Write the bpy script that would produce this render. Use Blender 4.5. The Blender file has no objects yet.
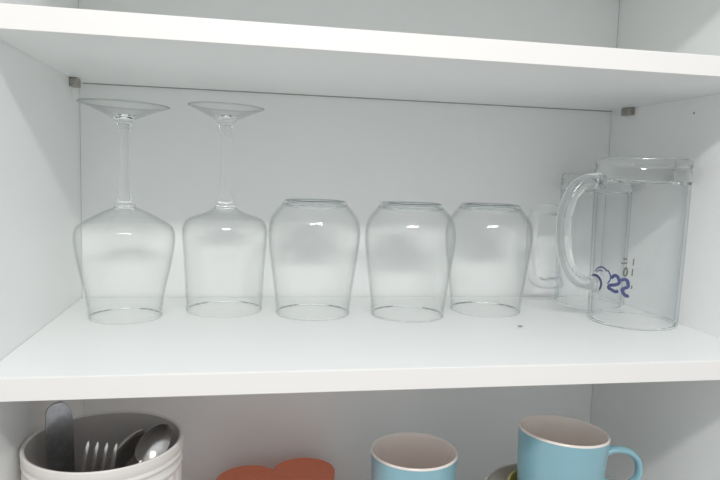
import bpy, bmesh, math, random
from mathutils import Vector, Matrix

S = bpy.context.scene
COL = S.collection

# ------------------------------------------------------------------ camera
FWD = Vector((0.1796, 0.9786, -0.1007))
RGT = Vector((0.9837, -0.1773, 0.0312))
UPV = Vector((-0.0127, 0.1046, 0.9944))
cam_d = bpy.data.cameras.new('camera')
cam_d.sensor_width = 36.0
cam_d.lens = 635.5 / 720.0 * 36.0
cam_d.clip_start = 0.02
cam = bpy.data.objects.new('camera', cam_d)
COL.objects.link(cam)
cam.matrix_world = Matrix(((RGT.x, UPV.x, -FWD.x, 0.1903),
                           (RGT.y, UPV.y, -FWD.y, -0.7991),
                           (RGT.z, UPV.z, -FWD.z, 0.1559),
                           (0, 0, 0, 1)))
S.camera = cam

# ------------------------------------------------------------------ light
world = bpy.data.worlds.new('room_light')
S.world = world
world.use_nodes = True
wn = world.node_tree.nodes
wl = world.node_tree.links
wn.clear()
w_out = wn.new('ShaderNodeOutputWorld')
w_bg = wn.new('ShaderNodeBackground')
w_tc = wn.new('ShaderNodeTexCoord')
w_sep = wn.new('ShaderNodeSeparateXYZ')
w_ramp = wn.new('ShaderNodeValToRGB')
w_map = wn.new('ShaderNodeMapRange')
w_map.inputs['From Min'].default_value = -1
w_map.inputs['From Max'].default_value = 1
wl.new(w_tc.outputs['Generated'], w_sep.inputs[0])
wl.new(w_sep.outputs['Z'], w_map.inputs['Value'])
wl.new(w_map.outputs[0], w_ramp.inputs[0])
w_ramp.color_ramp.elements[0].position = 0.15
w_ramp.color_ramp.elements[0].color = (0.55, 0.53, 0.51, 1)
w_ramp.color_ramp.elements[1].position = 0.75
w_ramp.color_ramp.elements[1].color = (0.95, 0.98, 1.0, 1)
wl.new(w_ramp.outputs[0], w_bg.inputs['Color'])
w_bg.inputs['Strength'].default_value = 0.80
wl.new(w_bg.outputs[0], w_out.inputs[0])

lamp_d = bpy.data.lights.new('ceiling_tube_light', 'AREA')
lamp_d.shape = 'RECTANGLE'
lamp_d.size = 0.55
lamp_d.size_y = 0.07
lamp_d.energy = 7.0
lamp_d.color = (1.0, 0.985, 0.96)
lamp = bpy.data.objects.new('ceiling_tube_light', lamp_d)
lamp.location = (0.24, -1.07, 0.71)
lamp.rotation_euler = (math.radians(28), 0, 0)
COL.objects.link(lamp)

S.view_settings.view_transform = 'Standard'
S.view_settings.look = 'None'
S.view_settings.gamma = 1.0
S.view_settings.exposure = 0.0
S.view_settings.use_curve_mapping = False
S.cycles.max_bounces = 24
S.cycles.transmission_bounces = 20
S.cycles.glossy_bounces = 8
S.cycles.diffuse_bounces = 8
S.cycles.transparent_max_bounces = 48

# ------------------------------------------------------------------ materials
def principled(name, col, rough=0.4, spec=0.5, metal=0.0, coat=0.0, noise=0.0, scale=30.0, bump=0.0):
    m = bpy.data.materials.new(name)
    m.use_nodes = True
    nt = m.node_tree
    b = nt.nodes['Principled BSDF']
    b.inputs['Base Color'].default_value = (*col, 1)
    b.inputs['Roughness'].default_value = rough
    b.inputs['Metallic'].default_value = metal
    b.inputs['Specular IOR Level'].default_value = spec
    b.inputs['Coat Weight'].default_value = coat
    b.inputs['Coat Roughness'].default_value = 0.06
    if noise or bump:
        tc = nt.nodes.new('ShaderNodeTexCoord')
        n = nt.nodes.new('ShaderNodeTexNoise')
        n.inputs['Scale'].default_value = scale
        n.inputs['Detail'].default_value = 4
        nt.links.new(tc.outputs['Object'], n.inputs['Vector'])
        if noise:
            r = nt.nodes.new('ShaderNodeValToRGB')
            r.color_ramp.elements[0].position = 0.3
            r.color_ramp.elements[1].position = 0.7
            r.color_ramp.elements[0].color = (*[c * (1 - noise) for c in col], 1)
            r.color_ramp.elements[1].color = (*[min(1, c * (1 + noise)) for c in col], 1)
            nt.links.new(n.outputs['Fac'], r.inputs['Fac'])
            nt.links.new(r.outputs['Color'], b.inputs['Base Color'])
        if bump:
            bp = nt.nodes.new('ShaderNodeBump')
            bp.inputs['Strength'].default_value = bump
            bp.inputs['Distance'].default_value = 0.001
            nt.links.new(n.outputs['Fac'], bp.inputs['Height'])
            nt.links.new(bp.outputs['Normal'], b.inputs['Normal'])
    return m

def glass(name, col, ior=1.5, rough=0.0):
    m = bpy.data.materials.new(name)
    m.use_nodes = True
    nt = m.node_tree
    nt.nodes.clear()
    o = nt.nodes.new('ShaderNodeOutputMaterial')
    g = nt.nodes.new('ShaderNodeBsdfGlass')
    g.inputs['Color'].default_value = (*col, 1)
    g.inputs['IOR'].default_value = ior
    g.inputs['Roughness'].default_value = rough
    nt.links.new(g.outputs[0], o.inputs['Surface'])
    return m

def thin_glass(name, tint, edge, refl=1.0):
    """Thin-walled glass: light goes straight through, more is reflected and absorbed at grazing angles."""
    m = bpy.data.materials.new(name)
    m.use_nodes = True
    nt = m.node_tree
    nt.nodes.clear()
    N = nt.nodes.new
    L = nt.links.new
    o = N('ShaderNodeOutputMaterial')
    tr = N('ShaderNodeBsdfTransparent')
    gl = N('ShaderNodeBsdfGlossy')
    gl.inputs['Roughness'].default_value = 0.0
    lw = N('ShaderNodeLayerWeight')
    lw.inputs['Blend'].default_value = 0.5
    p5 = N('ShaderNodeMath'); p5.operation = 'POWER'; p5.inputs[1].default_value = 5.0
    ml = N('ShaderNodeMath'); ml.operation = 'MULTIPLY_ADD'
    ml.inputs[1].default_value = 0.90 * refl
    ml.inputs[2].default_value = 0.025 * refl
    L(lw.outputs['Facing'], p5.inputs[0])
    L(p5.outputs[0], ml.inputs[0])
    p4 = N('ShaderNodeMath'); p4.operation = 'POWER'; p4.inputs[1].default_value = 4.0
    L(lw.outputs['Facing'], p4.inputs[0])
    mixc = N('ShaderNodeMix'); mixc.data_type = 'RGBA'
    mixc.inputs['A'].default_value = (*tint, 1)
    mixc.inputs['B'].default_value = (*edge, 1)
    L(p4.outputs[0], mixc.inputs['Factor'])
    L(mixc.outputs['Result'], tr.inputs['Color'])
    mx = N('ShaderNodeMixShader')
    L(ml.outputs[0], mx.inputs[0])
    L(tr.outputs[0], mx.inputs[1])
    L(gl.outputs[0], mx.inputs[2])
    L(mx.outputs[0], o.inputs['Surface'])
    return m

M_lam = principled('white_laminate', (0.885, 0.90, 0.895), 0.38, 0.35, noise=0.006, scale=12, bump=0.02)
M_edge = principled('white_edge_banding', (0.83, 0.82, 0.805), 0.4, 0.4, noise=0.006, scale=40)
M_back = principled('white_back_board', (0.88, 0.89, 0.885), 0.3, 0.4, noise=0.006, scale=9)
M_wall = principled('painted_wall', (0.5, 0.5, 0.5), 0.8)
M_nick = principled('nickel_metal', (0.42, 0.40, 0.37), 0.38, metal=0.9, noise=0.15, scale=300)
M_hole = principled('dark_hole', (0.12, 0.12, 0.12), 0.8)
M_glass = glass('clear_glass', (0.988, 0.993, 0.993))
M_thin = thin_glass('clear_thin_glass', (0.997, 0.999, 0.998), (0.89, 0.905, 0.905))
M_gedge = thin_glass('glass_foot_edge', (0.80, 0.83, 0.82), (0.50, 0.54, 0.53))
M_bedge = thin_glass('glass_base_ring', (0.66, 0.70, 0.72), (0.42, 0.46, 0.48))
M_mugw = thin_glass('clear_mug_glass', (0.996, 0.998, 0.999), (0.80, 0.84, 0.87))
M_ink = principled('blue_print', (0.065, 0.075, 0.20), 0.5, noise=0.15, scale=400)
M_ink2 = principled('grey_brown_print', (0.16, 0.15, 0.13), 0.5, noise=0.1, scale=400)
M_crock = principled('cream_white_stoneware', (0.76, 0.73, 0.70), 0.35, 0.5, noise=0.02, scale=40)
M_crockin = principled('taupe_stoneware_inside', (0.46, 0.435, 0.42), 0.5, 0.4, noise=0.04, scale=40)
M_steel = principled('polished_steel', (0.74, 0.73, 0.72), 0.24, metal=1.0, noise=0.04, scale=200)
M_steelb = principled('scratched_steel', (0.42, 0.43, 0.45), 0.3, metal=1.0, noise=0.12, scale=260, bump=0.15)
M_blue = principled('pale_blue_glaze', (0.27, 0.49, 0.57), 0.16, 0.5, coat=0.3, noise=0.03, scale=20)
M_cream = principled('cream_glaze', (0.88, 0.80, 0.75), 0.18, 0.5, noise=0.02, scale=30)
M_yel = principled('yellow_glaze', (0.46, 0.38, 0.12), 0.25, 0.5, noise=0.03, scale=30)
M_offw = principled('grey_white_glaze', (0.55, 0.52, 0.50), 0.25, 0.5, noise=0.03, scale=30)
M_red = principled('terracotta_red_enamel', (0.80, 0.225, 0.12), 0.5, 0.35, noise=0.04, scale=25)
M_gapshade = principled('grey_gap_shade', (0.33, 0.33, 0.325), 0.7)  # shade of the gap behind a shelf, put in as plain grey
M_lint = principled('grey_lint', (0.33, 0.33, 0.32), 0.9)

# ------------------------------------------------------------------ helpers
def link(name, bm, mat, parent=None, smooth=None):
    me = bpy.data.meshes.new(name)
    bm.normal_update()
    bm.to_mesh(me)
    bm.free()
    me.materials.append(mat)
    if smooth is not None:
        for p in me.polygons:
            p.use_smooth = True
        if smooth < 180:
            me.set_sharp_from_angle(angle=math.radians(smooth))
    o = bpy.data.objects.new(name, me)
    COL.objects.link(o)
    if parent:
        o.parent = parent
    return o

def thing(name, label, cat, loc=(0, 0, 0), group=None, rot=None):
    o = bpy.data.objects.new(name, None)
    o.empty_display_size = 0.03
    COL.objects.link(o)
    o.location = loc
    if rot:
        o.rotation_euler = rot
    return tag(o, label, cat, group)

def tag(o, label, cat, group=None):
    o['label'] = label
    o['category'] = cat
    if group:
        o['group'] = group
    return o

def box_bm(x0, x1, y0, y1, z0, z1, bev=0.0, bm=None):
    bm2 = bmesh.new()
    bmesh.ops.create_cube(bm2, size=1.0, matrix=Matrix.Translation(((x0 + x1) / 2, (y0 + y1) / 2, (z0 + z1) / 2)) @ Matrix.Diagonal((x1 - x0, y1 - y0, z1 - z0, 1)))
    if bev:
        bmesh.ops.bevel(bm2, geom=bm2.edges[:], offset=bev, segments=2, profile=0.5, affect='EDGES')
    if bm is None:
        return bm2
    me = bpy.data.meshes.new('tmp')
    bm2.to_mesh(me); bm2.free()
    bm.from_mesh(me)
    bpy.data.meshes.remove(me)
    return bm

def spline(pts, n=6, closed=False):
    """Catmull-Rom through points (tuples of any length)."""
    P = [Vector(p) if len(p) == 3 else Vector((p[0], p[1], 0)) for p in pts]
    out = []
    m = len(P)
    for i in range(m if closed else m - 1):
        p1, p2 = P[i], P[(i + 1) % m]
        p0 = P[(i - 1) % m] if closed or i > 0 else p1 - (p2 - p1)
        p3 = P[(i + 2) % m] if closed or i + 2 < m else p2 + (p2 - p1)
        # centripetal-like tension through chord scaling
        d = (p2 - p1).length
        t1 = (p2 - p0) * (d / max(1e-9, (p1 - p0).length + d))
        t2 = (p3 - p1) * (d / max(1e-9, (p3 - p2).length + d))
        for k in range(n):
            t = k / n
            h00 = 2 * t**3 - 3 * t**2 + 1; h10 = t**3 - 2 * t**2 + t
            h01 = -2 * t**3 + 3 * t**2; h11 = t**3 - t**2
            out.append(h00 * p1 + h10 * t1 + h01 * p2 + h11 * t2)
    if not closed:
        out.append(P[-1])
    return [tuple(v) if len(pts[0]) == 3 else (v.x, v.y) for v in out]

def lathe_bm(prof, seg=72, rfun=None):
    """prof: list of (r, z). Order so that the outward side is to the right when walking up the outside
    from low z to high z. Points with r < 1e-5 become poles."""
    bm = bmesh.new()
    rings = []
    for r, z in prof:
        if r < 1e-5:
            rings.append([bm.verts.new((0, 0, z))])
        else:
            ring = []
            for k in range(seg):
                a = 2 * math.pi * k / seg
                rr = rfun(r, z, a) if rfun else r
                ring.append(bm.verts.new((rr * math.cos(a), rr * math.sin(a), z)))
            rings.append(ring)
    for A, B in zip(rings[:-1], rings[1:]):
        for k in range(seg):
            k2 = (k + 1) % seg
            if len(A) == 1 and len(B) == 1:
                continue
            if len(A) == 1:
                bm.faces.new((A[0], B[k2], B[k]))
            elif len(B) == 1:
                bm.faces.new((A[k], A[k2], B[0]))
            else:
                bm.faces.new((A[k], A[k2], B[k2], B[k]))
    return bm

def tube_bm(path, radii, seg=20, flat=(1.0, 1.0), caps=True, side=Vector((0, 1, 0))):
    """Tube along path (3-D points). The section is an ellipse: radius*flat[0] in the path plane, radius*flat[1] along side."""
    bm = bmesh.new()
    P = [Vector(p) for p in path]
    rings = []
    for i, p in enumerate(P):
        t = (P[min(i + 1, len(P) - 1)] - P[max(i - 1, 0)]).normalized()
        b = (side - t * side.dot(t)).normalized()
        n = b.cross(t)
        r = radii[i] if isinstance(radii, (list, tuple)) else radii
        rings.append([bm.verts.new(p + n * (r * flat[0] * math.cos(2 * math.pi * k / seg)) + b * (r * flat[1] * math.sin(2 * math.pi * k / seg))) for k in range(seg)])
    for A, B in zip(rings[:-1], rings[1:]):
        for k in range(seg):
            bm.faces.new((A[k], A[(k + 1) % seg], B[(k + 1) % seg], B[k]))
    if caps:
        bm.faces.new(rings[0][::-1])
        bm.faces.new(rings[-1])
    bmesh.ops.recalc_face_normals(bm, faces=bm.faces[:])
    return bm

def prism_bm(outline, t, bevel=0.0):
    """Outline (x, z) extruded to thickness t about y = 0."""
    bm = bmesh.new()
    vs = [bm.verts.new((x, -t / 2, z)) for x, z in outline]
    f = bm.faces.new(vs)
    r = bmesh.ops.extrude_face_region(bm, geom=[f])
    bmesh.ops.translate(bm, verts=[v for v in r['geom'] if isinstance(v, bmesh.types.BMVert)], vec=(0, t, 0))
    bmesh.ops.recalc_face_normals(bm, faces=bm.faces[:])
    if bevel:
        es = [e for e in bm.edges if abs(e.verts[0].co.y - e.verts[1].co.y) < 1e-7]
        bmesh.ops.bevel(bm, geom=es, offset=bevel, segments=2, profile=0.5, affect='EDGES')
    return bm

# ------------------------------------------------------------------ cabinet
W, H = 0.678, 0.2532
T = 0.018
DU, DL = 0.2892, 0.3073
ZF = -0.262
wb = link('wall_back', box_bm(-0.6, 1.3, 0.0165, 0.05, -0.9, 1.3), M_wall)  # unseen wall, put in to stop light leaking through the panel gaps
wb['kind'] = 'structure'

cab = thing('cabinet', 'white laminate wall cabinet whose panels enclose the glassware and cups', 'cabinet', (0, 0, ZF - T))
OFF = Vector((0, 0, -(ZF - T)))
def cpart(name, bm, m, par=cab, **k):
    bm.transform(Matrix.Translation(OFF))
    return link(name, bm, m, par, **k)
cpart('side_panel', box_bm(-T, 0, -0.335, 0.016, ZF - T, 0.416, 0.0006), M_lam)
cpart('side_panel', box_bm(W, W + T, -0.335, 0.016, ZF - T, 0.416, 0.0006), M_lam)
cpart('back_panel', box_bm(0.0003, W - 0.0006, 0.0, 0.006, ZF - T + 0.001, 0.416), M_back)
cpart('bottom_panel', box_bm(0.0002, W - 0.0002, -0.33, -0.0008, ZF - T, ZF, 0.0005), M_lam)
cpart('unseen_top_panel', box_bm(0.0002, W - 0.0002, -0.332, -0.0008, 0.398, 0.416, 0.0005), M_lam)  # unseen top, set low and deep to shade the upper compartment

def support(x, y, z, s):
    """Metal shelf support plugged into a side panel: a ribbed block below the shelf."""
    bm = box_bm(min(x, x + s * 0.0085), max(x, x + s * 0.0085), y - 0.0085, y + 0.0085, z - 0.0092, z, 0.0009)
    o = cpart('shelf_support', bm, M_nick, smooth=40)
    b2 = bmesh.new()
    for k in range(3):
        xx = x + s * (0.0018 + 0.0024 * k)
        box_bm(xx - 0.0005, xx + 0.0005, y - 0.0091, y - 0.0080, z - 0.0082, z - 0.0026, 0, b2)
    b2.transform(Matrix.Translation(OFF))
    link('rib', b2, M_nick, o)
    return o
support(0.0, -0.037, H - 0.0004, 1)
support(W, -0.043, H - 0.0004, -1)
bm = bmesh.new()
bmesh.ops.create_cone(bm, cap_ends=True, segments=14, radius1=0.0013, radius2=0.0013, depth=0.0004,
                      matrix=Matrix.Translation((W - 0.0001, -0.1624, 0.2362)) @ Matrix.Rotation(math.pi / 2, 4, 'Y'))
cpart('pin_hole', bm, principled('grey_hole', (0.3, 0.3, 0.3), 0.8))

def shelf(z0, depth, label, gap):
    t = thing('shelf', label, 'shelf', (0, 0, z0), 'cabinet shelves')
    link('board', box_bm(0.0003, W - 0.0003, -depth + 0.0012, -gap, 0, T), M_lam, t)
    link('rear_gap_shade', box_bm(0.004, W - 0.0006, -gap + 0.0002, -0.0002, -0.0010, 0.001), M_gapshade, t)['label'] = 'grey line for the shaded gap along the back edge'  # thin grey strip standing in for the dark shadow gap behind the board
    link('edge_band', box_bm(0.0003, W - 0.0003, -depth, -depth + 0.0012, 0, T, 0.0005), M_edge, t)
    return t
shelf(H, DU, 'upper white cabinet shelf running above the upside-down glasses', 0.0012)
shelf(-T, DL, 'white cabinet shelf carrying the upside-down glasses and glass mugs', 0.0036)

# ------------------------------------------------------------------ stemmed glasses (upside down)
def solid_rim(o, zmax):
    """The melted rim bead refracts like solid glass."""
    o.data.materials.append(M_glass)
    for p in o.data.polygons:
        if p.center.z < zmax:
            p.material_index = 1
    return o

def offset_in(prof, th):
    """Inner wall of a profile: each point pushed inward along the local normal by th(z)."""
    out = []
    for i, (r, z) in enumerate(prof):
        a = prof[max(i - 1, 0)]; b = prof[min(i + 1, len(prof) - 1)]
        dr, dz = b[0] - a[0], b[1] - a[1]
        l = math.hypot(dr, dz) or 1
        t = th(z)
        out.append((max(0.0, r - dz / l * t), z + dr / l * t))
    return out

def wall_profile(outer, th, rim=0.0006):
    """Open double wall: down the inside, round the rim at the bottom, up the outside."""
    inner = offset_in(outer, th)
    r0, z0 = outer[0]
    ri = inner[0][0]
    h = (r0 - ri) / 2
    lip = [(ri, z0), (ri + h * 0.3, z0 - rim * 0.8), (ri + h, z0 - rim), (r0 - h * 0.3, z0 - rim * 0.8)]
    return inner[::-1] + lip[1:] + outer, inner

def stem_glass(name, label, cx, cy, bowl_pts, stem_pts, foot_pts, group):
    t = thing(name, label, 'wine glass', (cx, cy, 0), group)
    outer = spline(bowl_pts, 8)
    outer = [(r, max(z, 0.0007)) for r, z in outer]
    wp, inner = wall_profile(outer, lambda z: 0.0011)
    solid_rim(link('bowl', lathe_bm(wp, 96), M_thin, t, smooth=60), 0.0016)
    # stem: closed at the bowl end by the inside of the bowl, open where it runs into the foot
    so = spline(stem_pts, 8)
    ri, zi = inner[-1]
    sp = [(0.0, zi - 0.0032), (ri * 0.45, zi - 0.0029), (ri * 0.8, zi - 0.0016), (ri, zi)]
    sp = sp + so
    link('stem', lathe_bm(sp, 48), M_glass, t, smooth=75)
    zf = max(z for r, z in foot_pts)
    bm = lathe_bm(foot_pts, 96)
    bm.transform(Matrix.Translation((0, 0, zf - 0.001)) @ Matrix.Rotation(math.radians(1.3), 4, 'Y') @ Matrix.Translation((0, 0, -zf)))
    ft = link('foot', bm, M_thin, t, smooth=50)
    ft.data.materials.append(M_glass)
    ft.data.materials.append(M_gedge)
    re = max(r for r, z in foot_pts)
    for p in ft.data.polygons:
        c = p.center
        if math.hypot(c.x, c.y) < 0.0115 and c.z < zf - 0.006:
            p.material_index = 1
        elif math.hypot(c.x, c.y) > re - 0.0011:
            p.material_index = 2
    return t

stem_glass('wine_glass', 'wine glass with the wider flared bowl standing upside down beside the cabinet wall', 0.0683, -0.1062,
    [(.0364, .0), (.0368, .005), (.0378, .0125), (.0403, .0285), (.0452, .050), (.0489, .070), (.0502, .081), (.0499, .0885), (.0475, .0955), (.043, .0992), (.0381, .1024), (.0225, .1107), (.0112, .1158)],
    [(.0112, .1158), (.0100, .1166), (.0104, .1178), (.0096, .1190), (.0082, .1197), (.0073, .1225), (.0060, .1330), (.0049, .150), (.0044, .170), (.0048, .183), (.0058, .193), (.0066, .1985)],
    [(.0066, .1985), (.0073, .2015), (.0080, .2040), (.0092, .2062), (.0130, .2085), (.022, .2127), (.033, .2172), (.0440, .2206), (.0452, .2213), (.0446, .2221), (.0430, .2220), (.033, .2189), (.022, .2147), (.013, .2108), (.0085, .2092), (.004, .2084), (0, .2082)],
    'upside-down stemmed glasses')
stem_glass('wine_glass', 'wine glass with the smaller foot and straighter bowl, upside down next to the tumblers', 0.1695, -0.0745,
    [(.0416, .0), (.0418, .005), (.0423, .0125), (.0430, .0225), (.0439, .0454), (.0456, .068), (.0465, .082), (.0468, .0907), (.0443, .0990), (.0415, .1022), (.0365, .1052), (.0280, .1078), (.0180, .1118), (.0125, .1155)],
    [(.0125, .1155), (.0106, .1170), (.0109, .1182), (.0100, .1194), (.0084, .1203), (.0074, .1260), (.0064, .1370), (.0055, .1575), (.0053, .178), (.0056, .192), (.0064, .2000)],
    [(.0064, .2000), (.0074, .2045), (.0088, .2090), (.0102, .2120), (.0135, .2145), (.022, .2185), (.032, .2230), (.0405, .2265), (.0415, .2273), (.0409, .2280), (.0395, .2280), (.032, .2250), (.022, .2208), (.0135, .2172), (.009, .2152), (.004, .2142), (0, .2140)],
    'upside-down stemmed glasses')

# ------------------------------------------------------------------ tumblers (upside down)
TUM = spline([(.0410, 0), (.0413, .005), (.0421, .0135), (.0451, .0366), (.0481, .0594), (.0503, .077), (.0511, .089), (.0505, .0990), (.0481, .1075), (.0440, .1140), (.0378, .1215)], 8)
TUM = [(r, max(z, 0.0007)) for r, z in TUM]
def tumbler(cx, cy, label):
    t = thing('tumbler', label, 'glass', (cx, cy, 0), 'upside-down tumblers')
    wp, inner = wall_profile(TUM, lambda z: 0.0013 + 0.0008 * max(0, (z - 0.09) / 0.03))
    solid_rim(link('wall', lathe_bm(wp, 96), M_thin, t, smooth=60), 0.0016)
    ri, zi = inner[-1]
    base = [(0, .1206), (.020, .1205), (.030, .1202), (.034, .1198), (ri, zi)]
    base = base + [(.0378, .1215), (.0362, .1236), (.0350, .1252), (.0338, .1266), (.0322, .1274), (.0300, .1275), (.0282, .1270), (.0266, .1260), (.020, .1255), (0, .1252)]
    bs = link('base', lathe_bm(base, 96), M_glass, t, smooth=40)
    bs.data.materials.append(M_bedge)
    for p in bs.data.polygons:
        if 0.0255 < math.hypot(p.center.x, p.center.y) < 0.0340 and p.center.z > 0.1252:
            p.material_index = 1
    return t
tumbler(0.2678, -0.0945, 'upside-down clear tumbler beside the stemmed wine glass')
tumbler(0.3745, -0.1080, 'upside-down clear tumbler in the middle of the three, with a tumbler at each side')
tumbler(0.4760, -0.0870, 'upside-down clear tumbler nearest the two glass beer mugs')

# ------------------------------------------------------------------ glass beer mugs (upside down)
def beer_mug(cx, cy, label, wall, base_top, z_in, th, hpath, hr, hflat):
    t = thing('beer_mug', label, 'mug', (cx, cy, 0), 'upside-down glass mugs')
    outer = spline(wall, 8)
    outer = [(r, max(z, 0.001)) for r, z in outer]
    wp, inner = wall_profile(outer, lambda z: th, 0.001)
    solid_rim(link('wall', lathe_bm(wp, 112), M_mugw, t, smooth=60), 0.0022)
    ri, zi = inner[-1]
    base = [(0, z_in + 0.0012), (ri * 0.6, z_in + 0.0010), (ri * 0.9, z_in - 0.0002), (ri, zi)] + [outer[-1]] + base_top
    link('base', lathe_bm(base, 112), M_glass, t, smooth=40)
    hp = spline(hpath, 8)
    path = [(-x, 0, z) for x, z in hp]
    n = len(path)
    rr = [hr * (1 + 0.22 * max(0, 1 - min(i, n - 1 - i) / 7)) for i in range(n)]
    link('handle', tube_bm(path, rr, 24, hflat, False), M_glass, t, smooth=60)
    return t

mug1 = beer_mug(0.6277, -0.152, 'large upside-down glass beer mug with blue lettering in front, beside the cabinet side panel',
    [(.0475, 0), (.0478, .010), (.0485, .047), (.0492, .093), (.0498, .138), (.0497, .1570)],
    [(.0498, .162), (.0498, .1705), (.0490, .1725), (.0489, .1735), (.0498, .1755), (.0499, .1805), (.0492, .1832), (.0470, .1843), (.0440, .1840), (.0410, .1825), (.025, .1815), (0, .1812)],
    0.1600, 0.0034,
    [(.0490, .1575), (.062, .1585), (.0750, .1535), (.0855, .1390), (.0908, .1180), (.0908, .0970), (.0868, .0745), (.0770, .0550), (.0640, .0450), (.0470, .0425)], 0.0080, (1.0, 1.1))
mug2 = beer_mug(0.6310, -0.053, 'smaller upside-down glass beer mug behind the large lettered mug',
    [(.0425, 0), (.0426, .010), (.0428, .047), (.0428, .093), (.0428, .130), (.0427, .1440)],
    [(.0428, .149), (.0428, .1545), (.0420, .1560), (.0420, .1570), (.0428, .1590), (.0428, .1645), (.0420, .1668), (.0400, .1677), (.0370, .1673), (.0345, .1662), (.020, .1655), (0, .1653)],
    0.1462, 0.0032,
    [(.0412, .1200), (.060, .1205), (.0745, .1195), (.0820, .1140), (.0838, .0980), (.0832, .0740), (.0810, .0480), (.0765, .0325), (.0650, .0270), (.0412, .0290)], 0.0068, (1.0, 1.15))

# printed lettering on the large mug (angle in degrees round the mug, height, as printed on its outer face)
def ribbon(bm, pts, width, radius_at, n=5):
    pts = spline(pts, n)
    Lp = []
    for a, z in pts:
        Lp.append((math.radians(a) * radius_at(z), z))
    for i in range(len(Lp)):
        a = Lp[max(i - 1, 0)]; b = Lp[min(i + 1, len(Lp) - 1)]
        d = Vector((b[0] - a[0], b[1] - a[1])).normalized()
        nrm = Vector((-d.y, d.x)) * width / 2
        row = []
        for s in (-1, 1):
            u, z = Lp[i][0] + s * nrm.x, Lp[i][1] + s * nrm.y
            R = radius_at(z)
            row.append(bm.verts.new((R * math.cos(u / R), R * math.sin(u / R), z)))
        if i:
            bm.faces.new((prev[0], prev[1], row[1], row[0]))
        prev = row
R1 = lambda z: 0.0477 + 0.0021 * min(1, max(0, z / 0.138)) + 0.0004
bm = bmesh.new()
ribbon(bm, [(-152.6, .0534), (-147.9, .0570), (-143.1, .0545), (-141.6, .0499), (-147.1, .0467), (-154.0, .0452), (-155.9, .0428), (-151.6, .0410), (-145.6, .0393), (-142.4, .0406)], 0.0036, R1)
ribbon(bm, [(-139.6, .0521), (-135.9, .0540), (-131.9, .0521), (-130.8, .0469), (-134.3, .0447), (-137.6, .0427), (-136.1, .0389), (-131.9, .0362), (-129.4, .0372)], 0.0036, R1)
ribbon(bm, [(178.9 - 360, .0573), (-176.5, .0612), (-169.4, .0637), (-163.1, .0629), (-159.5, .0601)], 0.0018, R1)
ribbon(bm, [(-158.5, .0618), (-154.5, .0575), (-153.5, .0528), (-157.3, .0466)], 0.0016, R1)
ribbon(bm, [(-177.6, .0566), (-171.9, .0601), (-166.4, .0592)], 0.0014, R1)
ribbon(bm, [(170.2 - 360, .0511), (-177.2, .0529), (-169.4, .0490), (-167.7, .0444), (-170.3, .0382)], 0.0036, R1)  # dark crescent: lettering refracted by the handle joint, painted as a stroke
link('blue_lettering', bm, M_ink, mug1)['label'] = 'blue printed lettering'
bm = bmesh.new()
ribbon(bm, [(-139.0, .0759), (-134.5, .0760)], 0.0017, R1)
ribbon(bm, [(-141.1, .0710), (-133.8, .0719)], 0.0016, R1)
ribbon(bm, [(-137.0, .0642), (-134.8, .0668), (-133.1, .0630), (-133.7, .0590), (-136.6, .0584), (-137.2, .0618), (-136.3, .0643)], 0.0018, R1)
for a, z0, z1 in ((-126.8, .0699, .0772), (-127.3, .0583, .0662), (-126.8, .0446, .0483)):
    ribbon(bm, [(a, z0), (a + .3, z1)], 0.0013, R1)
link('small_print', bm, M_ink2, mug1)['label'] = 'small grey-brown print'

# ------------------------------------------------------------------ lint on the shelf
bm = bmesh.new()
bmesh.ops.create_icosphere(bm, subdivisions=2, radius=1.0)
rnd = random.Random(4)
for v in bm.verts:
    v.co *= 0.75 + 0.5 * rnd.random()
    v.co = Vector((v.co.x * 0.0026, v.co.y * 0.0022, v.co.z * 0.0010))
o = link('crumb', bm, M_lint, None, smooth=180)
o.location = (0.4824, -0.1729, 0.0009)
tag(o, 'tiny grey crumb lying on the white shelf in front of the tumblers', 'crumb')

# ------------------------------------------------------------------ utensil crock
CK = Vector((0.0699, -0.2189, ZF))
zr = -0.0855 - ZF          # rim height above the bottom panel
crock = thing('utensil_crock', 'ribbed cream-white stoneware crock holding cutlery under the shelf', 'utensil holder', CK)
op = [(0, 0), (.060, 0), (.0630, .001), (.0650, .004), (.0655, .02), (.0660, .05), (.0668, zr - .062), (.0680, zr - .060), (.0680, zr - .056), (.0670, zr - .054),
      (.0674, zr - .0255), (.0690, zr - .0245), (.0697, zr - .0225), (.0690, zr - .0205), (.0678, zr - .0190), (.0678, zr - .0165), (.0692, zr - .0150), (.0700, zr - .0132),
      (.0694, zr - .0115), (.0690, zr - .0105), (.0700, zr - .0085), (.0704, zr - .004), (.0702, zr - .001), (.0692, zr), (.0676, zr - .0003), (.0668, zr - .0012)]
def flute(r, z, a):
    if zr - .0525 < z < zr - .0270:
        return r + 0.0013 * (0.5 + 0.5 * math.copysign(abs(math.sin(a * 30)) ** 0.4, math.sin(a * 30)))
    return r
i0 = op.index((.0670, zr - .054))
mid = [(.0670 + .0004 * k / 8, zr - .053 + .0265 * k / 8) for k in range(1, 8)]
op = op[:i0 + 1] + mid + op[i0 + 1:]
CS = 0.964
op = [(r * CS, z) for r, z in op]
link('body', lathe_bm(op, 240, flute), M_crock, crock, smooth=40)
ip = [(.0668, zr - .0012), (.0658, zr - .004), (.0652, zr - .012), (.0636, zr - .06), (.062, .02), (.058, .0065), (0, .005)]
ip = [(r * CS, z) for r, z in ip]
link('lining', lathe_bm(ip, 120), M_crockin, crock, smooth=60)['label'] = 'taupe inside wall'

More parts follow.
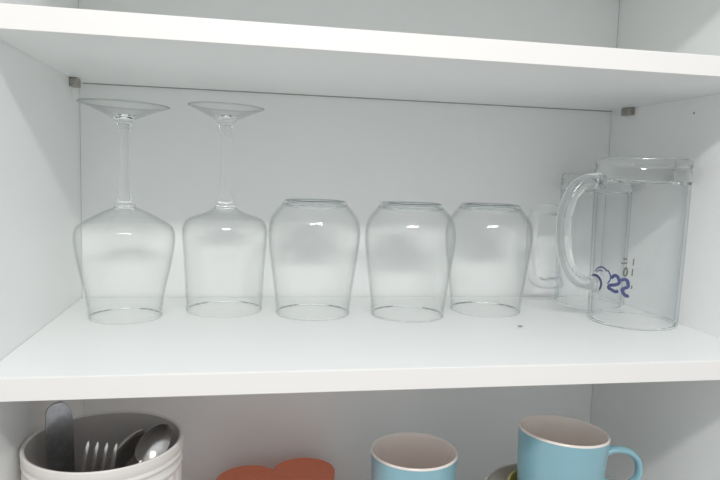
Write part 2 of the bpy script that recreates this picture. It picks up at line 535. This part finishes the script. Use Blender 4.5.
# ------------------------------------------------------------------ cutlery
def place(o, base, tip, face):
    """Local +Z runs from base to tip; local -Y faces along 'face'."""
    b, tp = Vector(base), Vector(tip)
    z = (tp - b).normalized()
    f = Vector(face)
    y = -(f - z * f.dot(z)).normalized()
    x = y.cross(z)
    o.matrix_world = Matrix(((x.x, y.x, z.x, b.x), (x.y, y.y, z.y, b.y), (x.z, y.z, z.z, b.z), (0, 0, 0, 1)))

def handle_bm(length, w0, w1, th, z0=0.0):
    out = [(-w0 / 2, z0 + .004), (-w0 / 2 * .6, z0 + .0008), (0, z0), (w0 / 2 * .6, z0 + .0008), (w0 / 2, z0 + .004), (w1 / 2, z0 + length), (-w1 / 2, z0 + length)]
    return prism_bm(out, th, th * 0.3)

kn = thing('table_knife', 'steel table knife standing blade-up in the utensil crock', 'knife')
L = 0.195
link('handle', handle_bm(0.075, .014, .011, .005), M_steel, kn, smooth=40)
bl = spline([(.0128, L - .034), (.0126, L - .022), (.0112, L - .011), (.0080, L - .0040), (.0040, L - .0006), (-.0010, L), (-.0060, L - .0014), (-.0098, L - .0046), (-.0118, L - .0085)], 5)
outl = [(-.0100, .075), (.0070, .075), (.0110, .090), (.0125, .12)] + bl + [(-.0122, L - .02), (-.0122, .12)]
link('blade', prism_bm([(x * .93, z) for x, z in outl], .0036, .0013), M_steelb, kn, smooth=40)
place(kn, (0.0325, -0.2150, -0.2495), (0.0280, -0.2070, -0.0475), (0.42, -1, 0.10))

fk = thing('fork', 'steel fork standing tines-up in the utensil crock', 'fork')
L = 0.168
bm = prism_bm([(-.0030, .098), (.0030, .098), (.0095, .108), (.0140, .116), (.0145, .128), (-.0145, .128), (-.0140, .116), (-.0095, .108)], .0016, .0004)
head = link('head', bm, M_steel, fk, smooth=40)
for k in range(4):
    x = -.0120 + .0080 * k
    bm = prism_bm([(x - .0024, .1275), (x + .0024, .1275), (x + .0019, L - .006), (x + .0007, L), (x - .0007, L), (x - .0019, L - .006)], .0020, .0005)
    link('tine', bm, M_steel, fk, smooth=40)
link('handle', handle_bm(0.0995, .013, .006, .0025), M_steel, fk, smooth=40)
place(fk, (0.0430, -0.2540, -0.2520), (0.0670, -0.2180, -0.0935), (0.12, -1.0, 0.42))

def spoon(label, base, tip, face, L=0.165, bw=.0185, bl=.047):
    t = thing('spoon', label, 'spoon', group='spoons in the crock')
    bm = bmesh.new()
    nu, nv = 26, 14
    grid = {}
    for side, th in ((0, 0.0), (1, 0.0013)):
        for i in range(nu + 1):
            u = -1 + 2 * i / nu
            wd = bw * math.sqrt(max(0, 1 - abs(u) ** 2.2)) * (1 - 0.16 * u)
            for j in range(nv + 1):
                v = -1 + 2 * j / nv
                dep = 0.0085 * (1 - v * v) * max(0, 1 - u * u) + th
                grid[side, i, j] = bm.verts.new((wd * v, dep, L - bl / 2 + u * bl / 2))
    for i in range(nu):
        for j in range(nv):
            bm.faces.new((grid[0, i, j], grid[0, i, j + 1], grid[0, i + 1, j + 1], grid[0, i + 1, j]))
            bm.faces.new((grid[1, i, j], grid[1, i + 1, j], grid[1, i + 1, j + 1], grid[1, i, j + 1]))
    for i in range(nu):
        for j in (0, nv):
            bm.faces.new((grid[0, i, j], grid[0, i + 1, j], grid[1, i + 1, j], grid[1, i, j]))
    bmesh.ops.remove_doubles(bm, verts=bm.verts[:], dist=1e-6)
    bmesh.ops.recalc_face_normals(bm, faces=bm.faces[:])
    link('bowl', bm, M_steel, t, smooth=60)
    link('handle', handle_bm(L - bl + 0.003, .012, .0055, .0024), M_steel, t, smooth=40)
    place(t, base, tip, face)
    return t
spoon('steel spoon with its hollow bowl turned outward in the utensil crock', (0.0490, -0.2500, -0.1860), (0.1235, -0.2150, -0.0765), (0.40, -0.90, 0.22), L=0.137, bw=.0132, bl=.040)
spoon('steel spoon seen edge-on between the fork and the other spoon in the crock', (0.0280, -0.1850, -0.1900), (0.0985, -0.1950, -0.0885), (0.50, -0.50, -0.62), L=0.123, bw=.0165, bl=.056)

# ------------------------------------------------------------------ blue mugs
def cup(name, label, cat, R, Hh, mat_out, mat_in, loc, group=None, taper=0.84, handle=None, normal=None):
    t = thing(name, label, cat, loc, group)
    rb = R * taper
    o = [(0, .003), (rb * .62, .003), (rb * .66, 0), (rb * .76, 0), (rb * .86, .002), (rb * .95, .008)] + \
        spline([(rb * .985, .014), (rb * 1.02, Hh * .25), (rb + (R - rb) * .55, Hh * .55), (rb + (R - rb) * .88, Hh * .85), (R, Hh - .0022)], 6)
    link('body', lathe_bm(o, 96), mat_out, t, smooth=50)
    i = [(R, Hh - .0022), (R - .0002, Hh - .0008), (R - .0013, Hh), (R - .0025, Hh - .0006), (R - .0034, Hh - .0025)] + \
        [(rb + (R - rb) * .88 - .0036, Hh * .85), (rb + (R - rb) * .55 - .0036, Hh * .55), (rb * 1.02 - .004, Hh * .25), (rb * .92, .014), (rb * .7, .0075), (0, .0065)]
    link('lining', lathe_bm(i, 96), mat_in, t, smooth=60)['label'] = 'cream inside and rim'
    if handle:
        ang, pts, r = handle
        path = [(x * math.cos(ang), x * math.sin(ang), z) for x, z in spline([tuple(q) for q in pts], 8)]
        link('handle', tube_bm(path, r, 20, (0.75, 1.25), True, Vector((-math.sin(ang), math.cos(ang), 0))), mat_out, t, smooth=60)
    if normal:
        z = Vector(normal).normalized()
        x = (Vector((1, 0, 0)) - z * z.x).normalized()
        y = z.cross(x)
        t.matrix_world = Matrix(((x.x, y.x, z.x, loc[0]), (x.y, y.y, z.y, loc[1]), (x.z, y.z, z.z, loc[2]), (0, 0, 0, 1)))
    return t
MH = 0.1205
HPTS = [(.0462, MH - .0230), (.056, MH - .0180), (.0710, MH - .0190), (.0825, MH - .0300), (.0865, MH - .0455), (.0830, MH - .0620), (.0710, MH - .0770), (.0425, MH - .0860)]
cup('coffee_mug', 'pale blue mug with cream inside standing upright alone beside the heart-shaped dish', 'mug', 0.048, MH, M_blue, M_cream,
    (0.3772, -0.1498, ZF), 'pale blue mugs', handle=(math.radians(80), HPTS, 0.0050))
MT = 0.1330
nrm = Vector((0.0517, 0.0328, 1)).normalized()
rimc = Vector((0.5359, -0.1819, -0.1123))
cup('coffee_mug', 'pale blue mug with its handle showing, tilted on top of the yellow bowl', 'mug', 0.048, MT, M_blue, M_cream,
    rimc - nrm * MT, 'pale blue mugs', handle=(math.radians(-12), [(.0462, MT - .0225), (.056, MT - .0175), (.0710, MT - .0180), (.0815, MT - .0255), (.0850, MT - .0365), (.0835, MT - .0470), (.0750, MT - .0550), (.0620, MT - .0560), (.0440, MT - .0530)], 0.0048), normal=nrm)

def bowl(label, R, Hh, mo, mi, loc, steep=False):
    t = thing('bowl', label, 'bowl', loc, 'nested bowls')
    pr = [(0, 0.001), (R * .40, 0.001), (R * .42, 0), (R * .48, 0), (R * .56, .003)] + spline([(R * .66, .006), (R * .84, Hh * .35), (R * .95, Hh * .7), (R, Hh - .001)], 6) + \
         [(R - .0012, Hh), (R - .0028, Hh - .0008)]
    if steep:
        pr = [(0, 0.001), (R * .50, 0.001), (R * .52, 0), (R * .70, 0), (R * .78, .002)] + spline([(R * .88, .008), (R * .93, Hh * .35), (R * .97, Hh * .7), (R, Hh - .001)], 6) + \
             [(R - .0012, Hh), (R - .0028, Hh - .0008)]
    link('body', lathe_bm(pr, 96), mo, t, smooth=50)
    pi = [(R - .0028, Hh - .0008)] + spline([(R * .95 - .0035, Hh * .7), (R * .84 - .0035, Hh * .37), (R * .64, .0095)], 6) + [(R * .4, .0058), (0, .005)]
    if steep:
        pi = [(R - .0028, Hh - .0008)] + spline([(R * .97 - .003, Hh * .7), (R * .93 - .003, Hh * .35), (R * .86, .010)], 6) + [(R * .8, .0058), (0, .005)]
    link('lining', lathe_bm(pi, 96), mi, t, smooth=60)
    return t
bowl('grey-white bowl underneath the yellow bowl and tilted blue mug', 0.0805, 0.078, M_offw, M_offw, (0.5300, -0.1875, ZF))
bowl('yellow bowl nested in the grey-white bowl under the tilted blue mug', 0.0540, 0.0780, M_yel, M_yel, (0.5310, -0.1860, ZF + .0088), True)

# ------------------------------------------------------------------ heart-shaped dish
def heart_outline(w, n=72):
    pts = []
    for k in range(n):
        a = 2 * math.pi * k / n
        x = 16 * math.sin(a) ** 3
        y = 13 * math.cos(a) - 5 * math.cos(2 * a) - 2 * math.cos(3 * a) - math.cos(4 * a)
        if y > 0:
            y += 1.2 * math.exp(-(x / 4) ** 2)
        pts.append((x / 32 * w, y / 32 * w))
    for _ in range(7):      # soften the cleft and the point
        pts = [tuple((pts[i - 1][c] + 2 * pts[i][c] + pts[(i + 1) % n][c]) / 4 for c in (0, 1)) for i in range(n)]
    return pts
hd = thing('heart_dish', 'terracotta-red heart-shaped dish lying flat near the cabinet back', 'dish', (0.2355, -0.0905, ZF), rot=(0, 0, math.radians(12)))
ho = heart_outline(0.149)
bm = bmesh.new()
zt = -0.2000 - ZF
rings = []
for s, z in ((0.90, 0.0), (0.93, 0.002), (0.97, zt * .5), (0.995, zt - .004), (1.0, zt - .0015), (0.99, zt - .0002), (0.965, zt), (0.945, zt - .0006), (0.90, zt - .0010)):
    rings.append([bm.verts.new((x * s, y * s, z)) for x, y in ho])
for A, B in zip(rings[:-1], rings[1:]):
    for k in range(len(A)):
        bm.faces.new((A[k], B[k], B[(k + 1) % len(A)], A[(k + 1) % len(A)]))
bm.faces.new(rings[0]); bm.faces.new(rings[-1][::-1])
bmesh.ops.recalc_face_normals(bm, faces=bm.faces[:])
link('body', bm, M_red, hd, smooth=40)
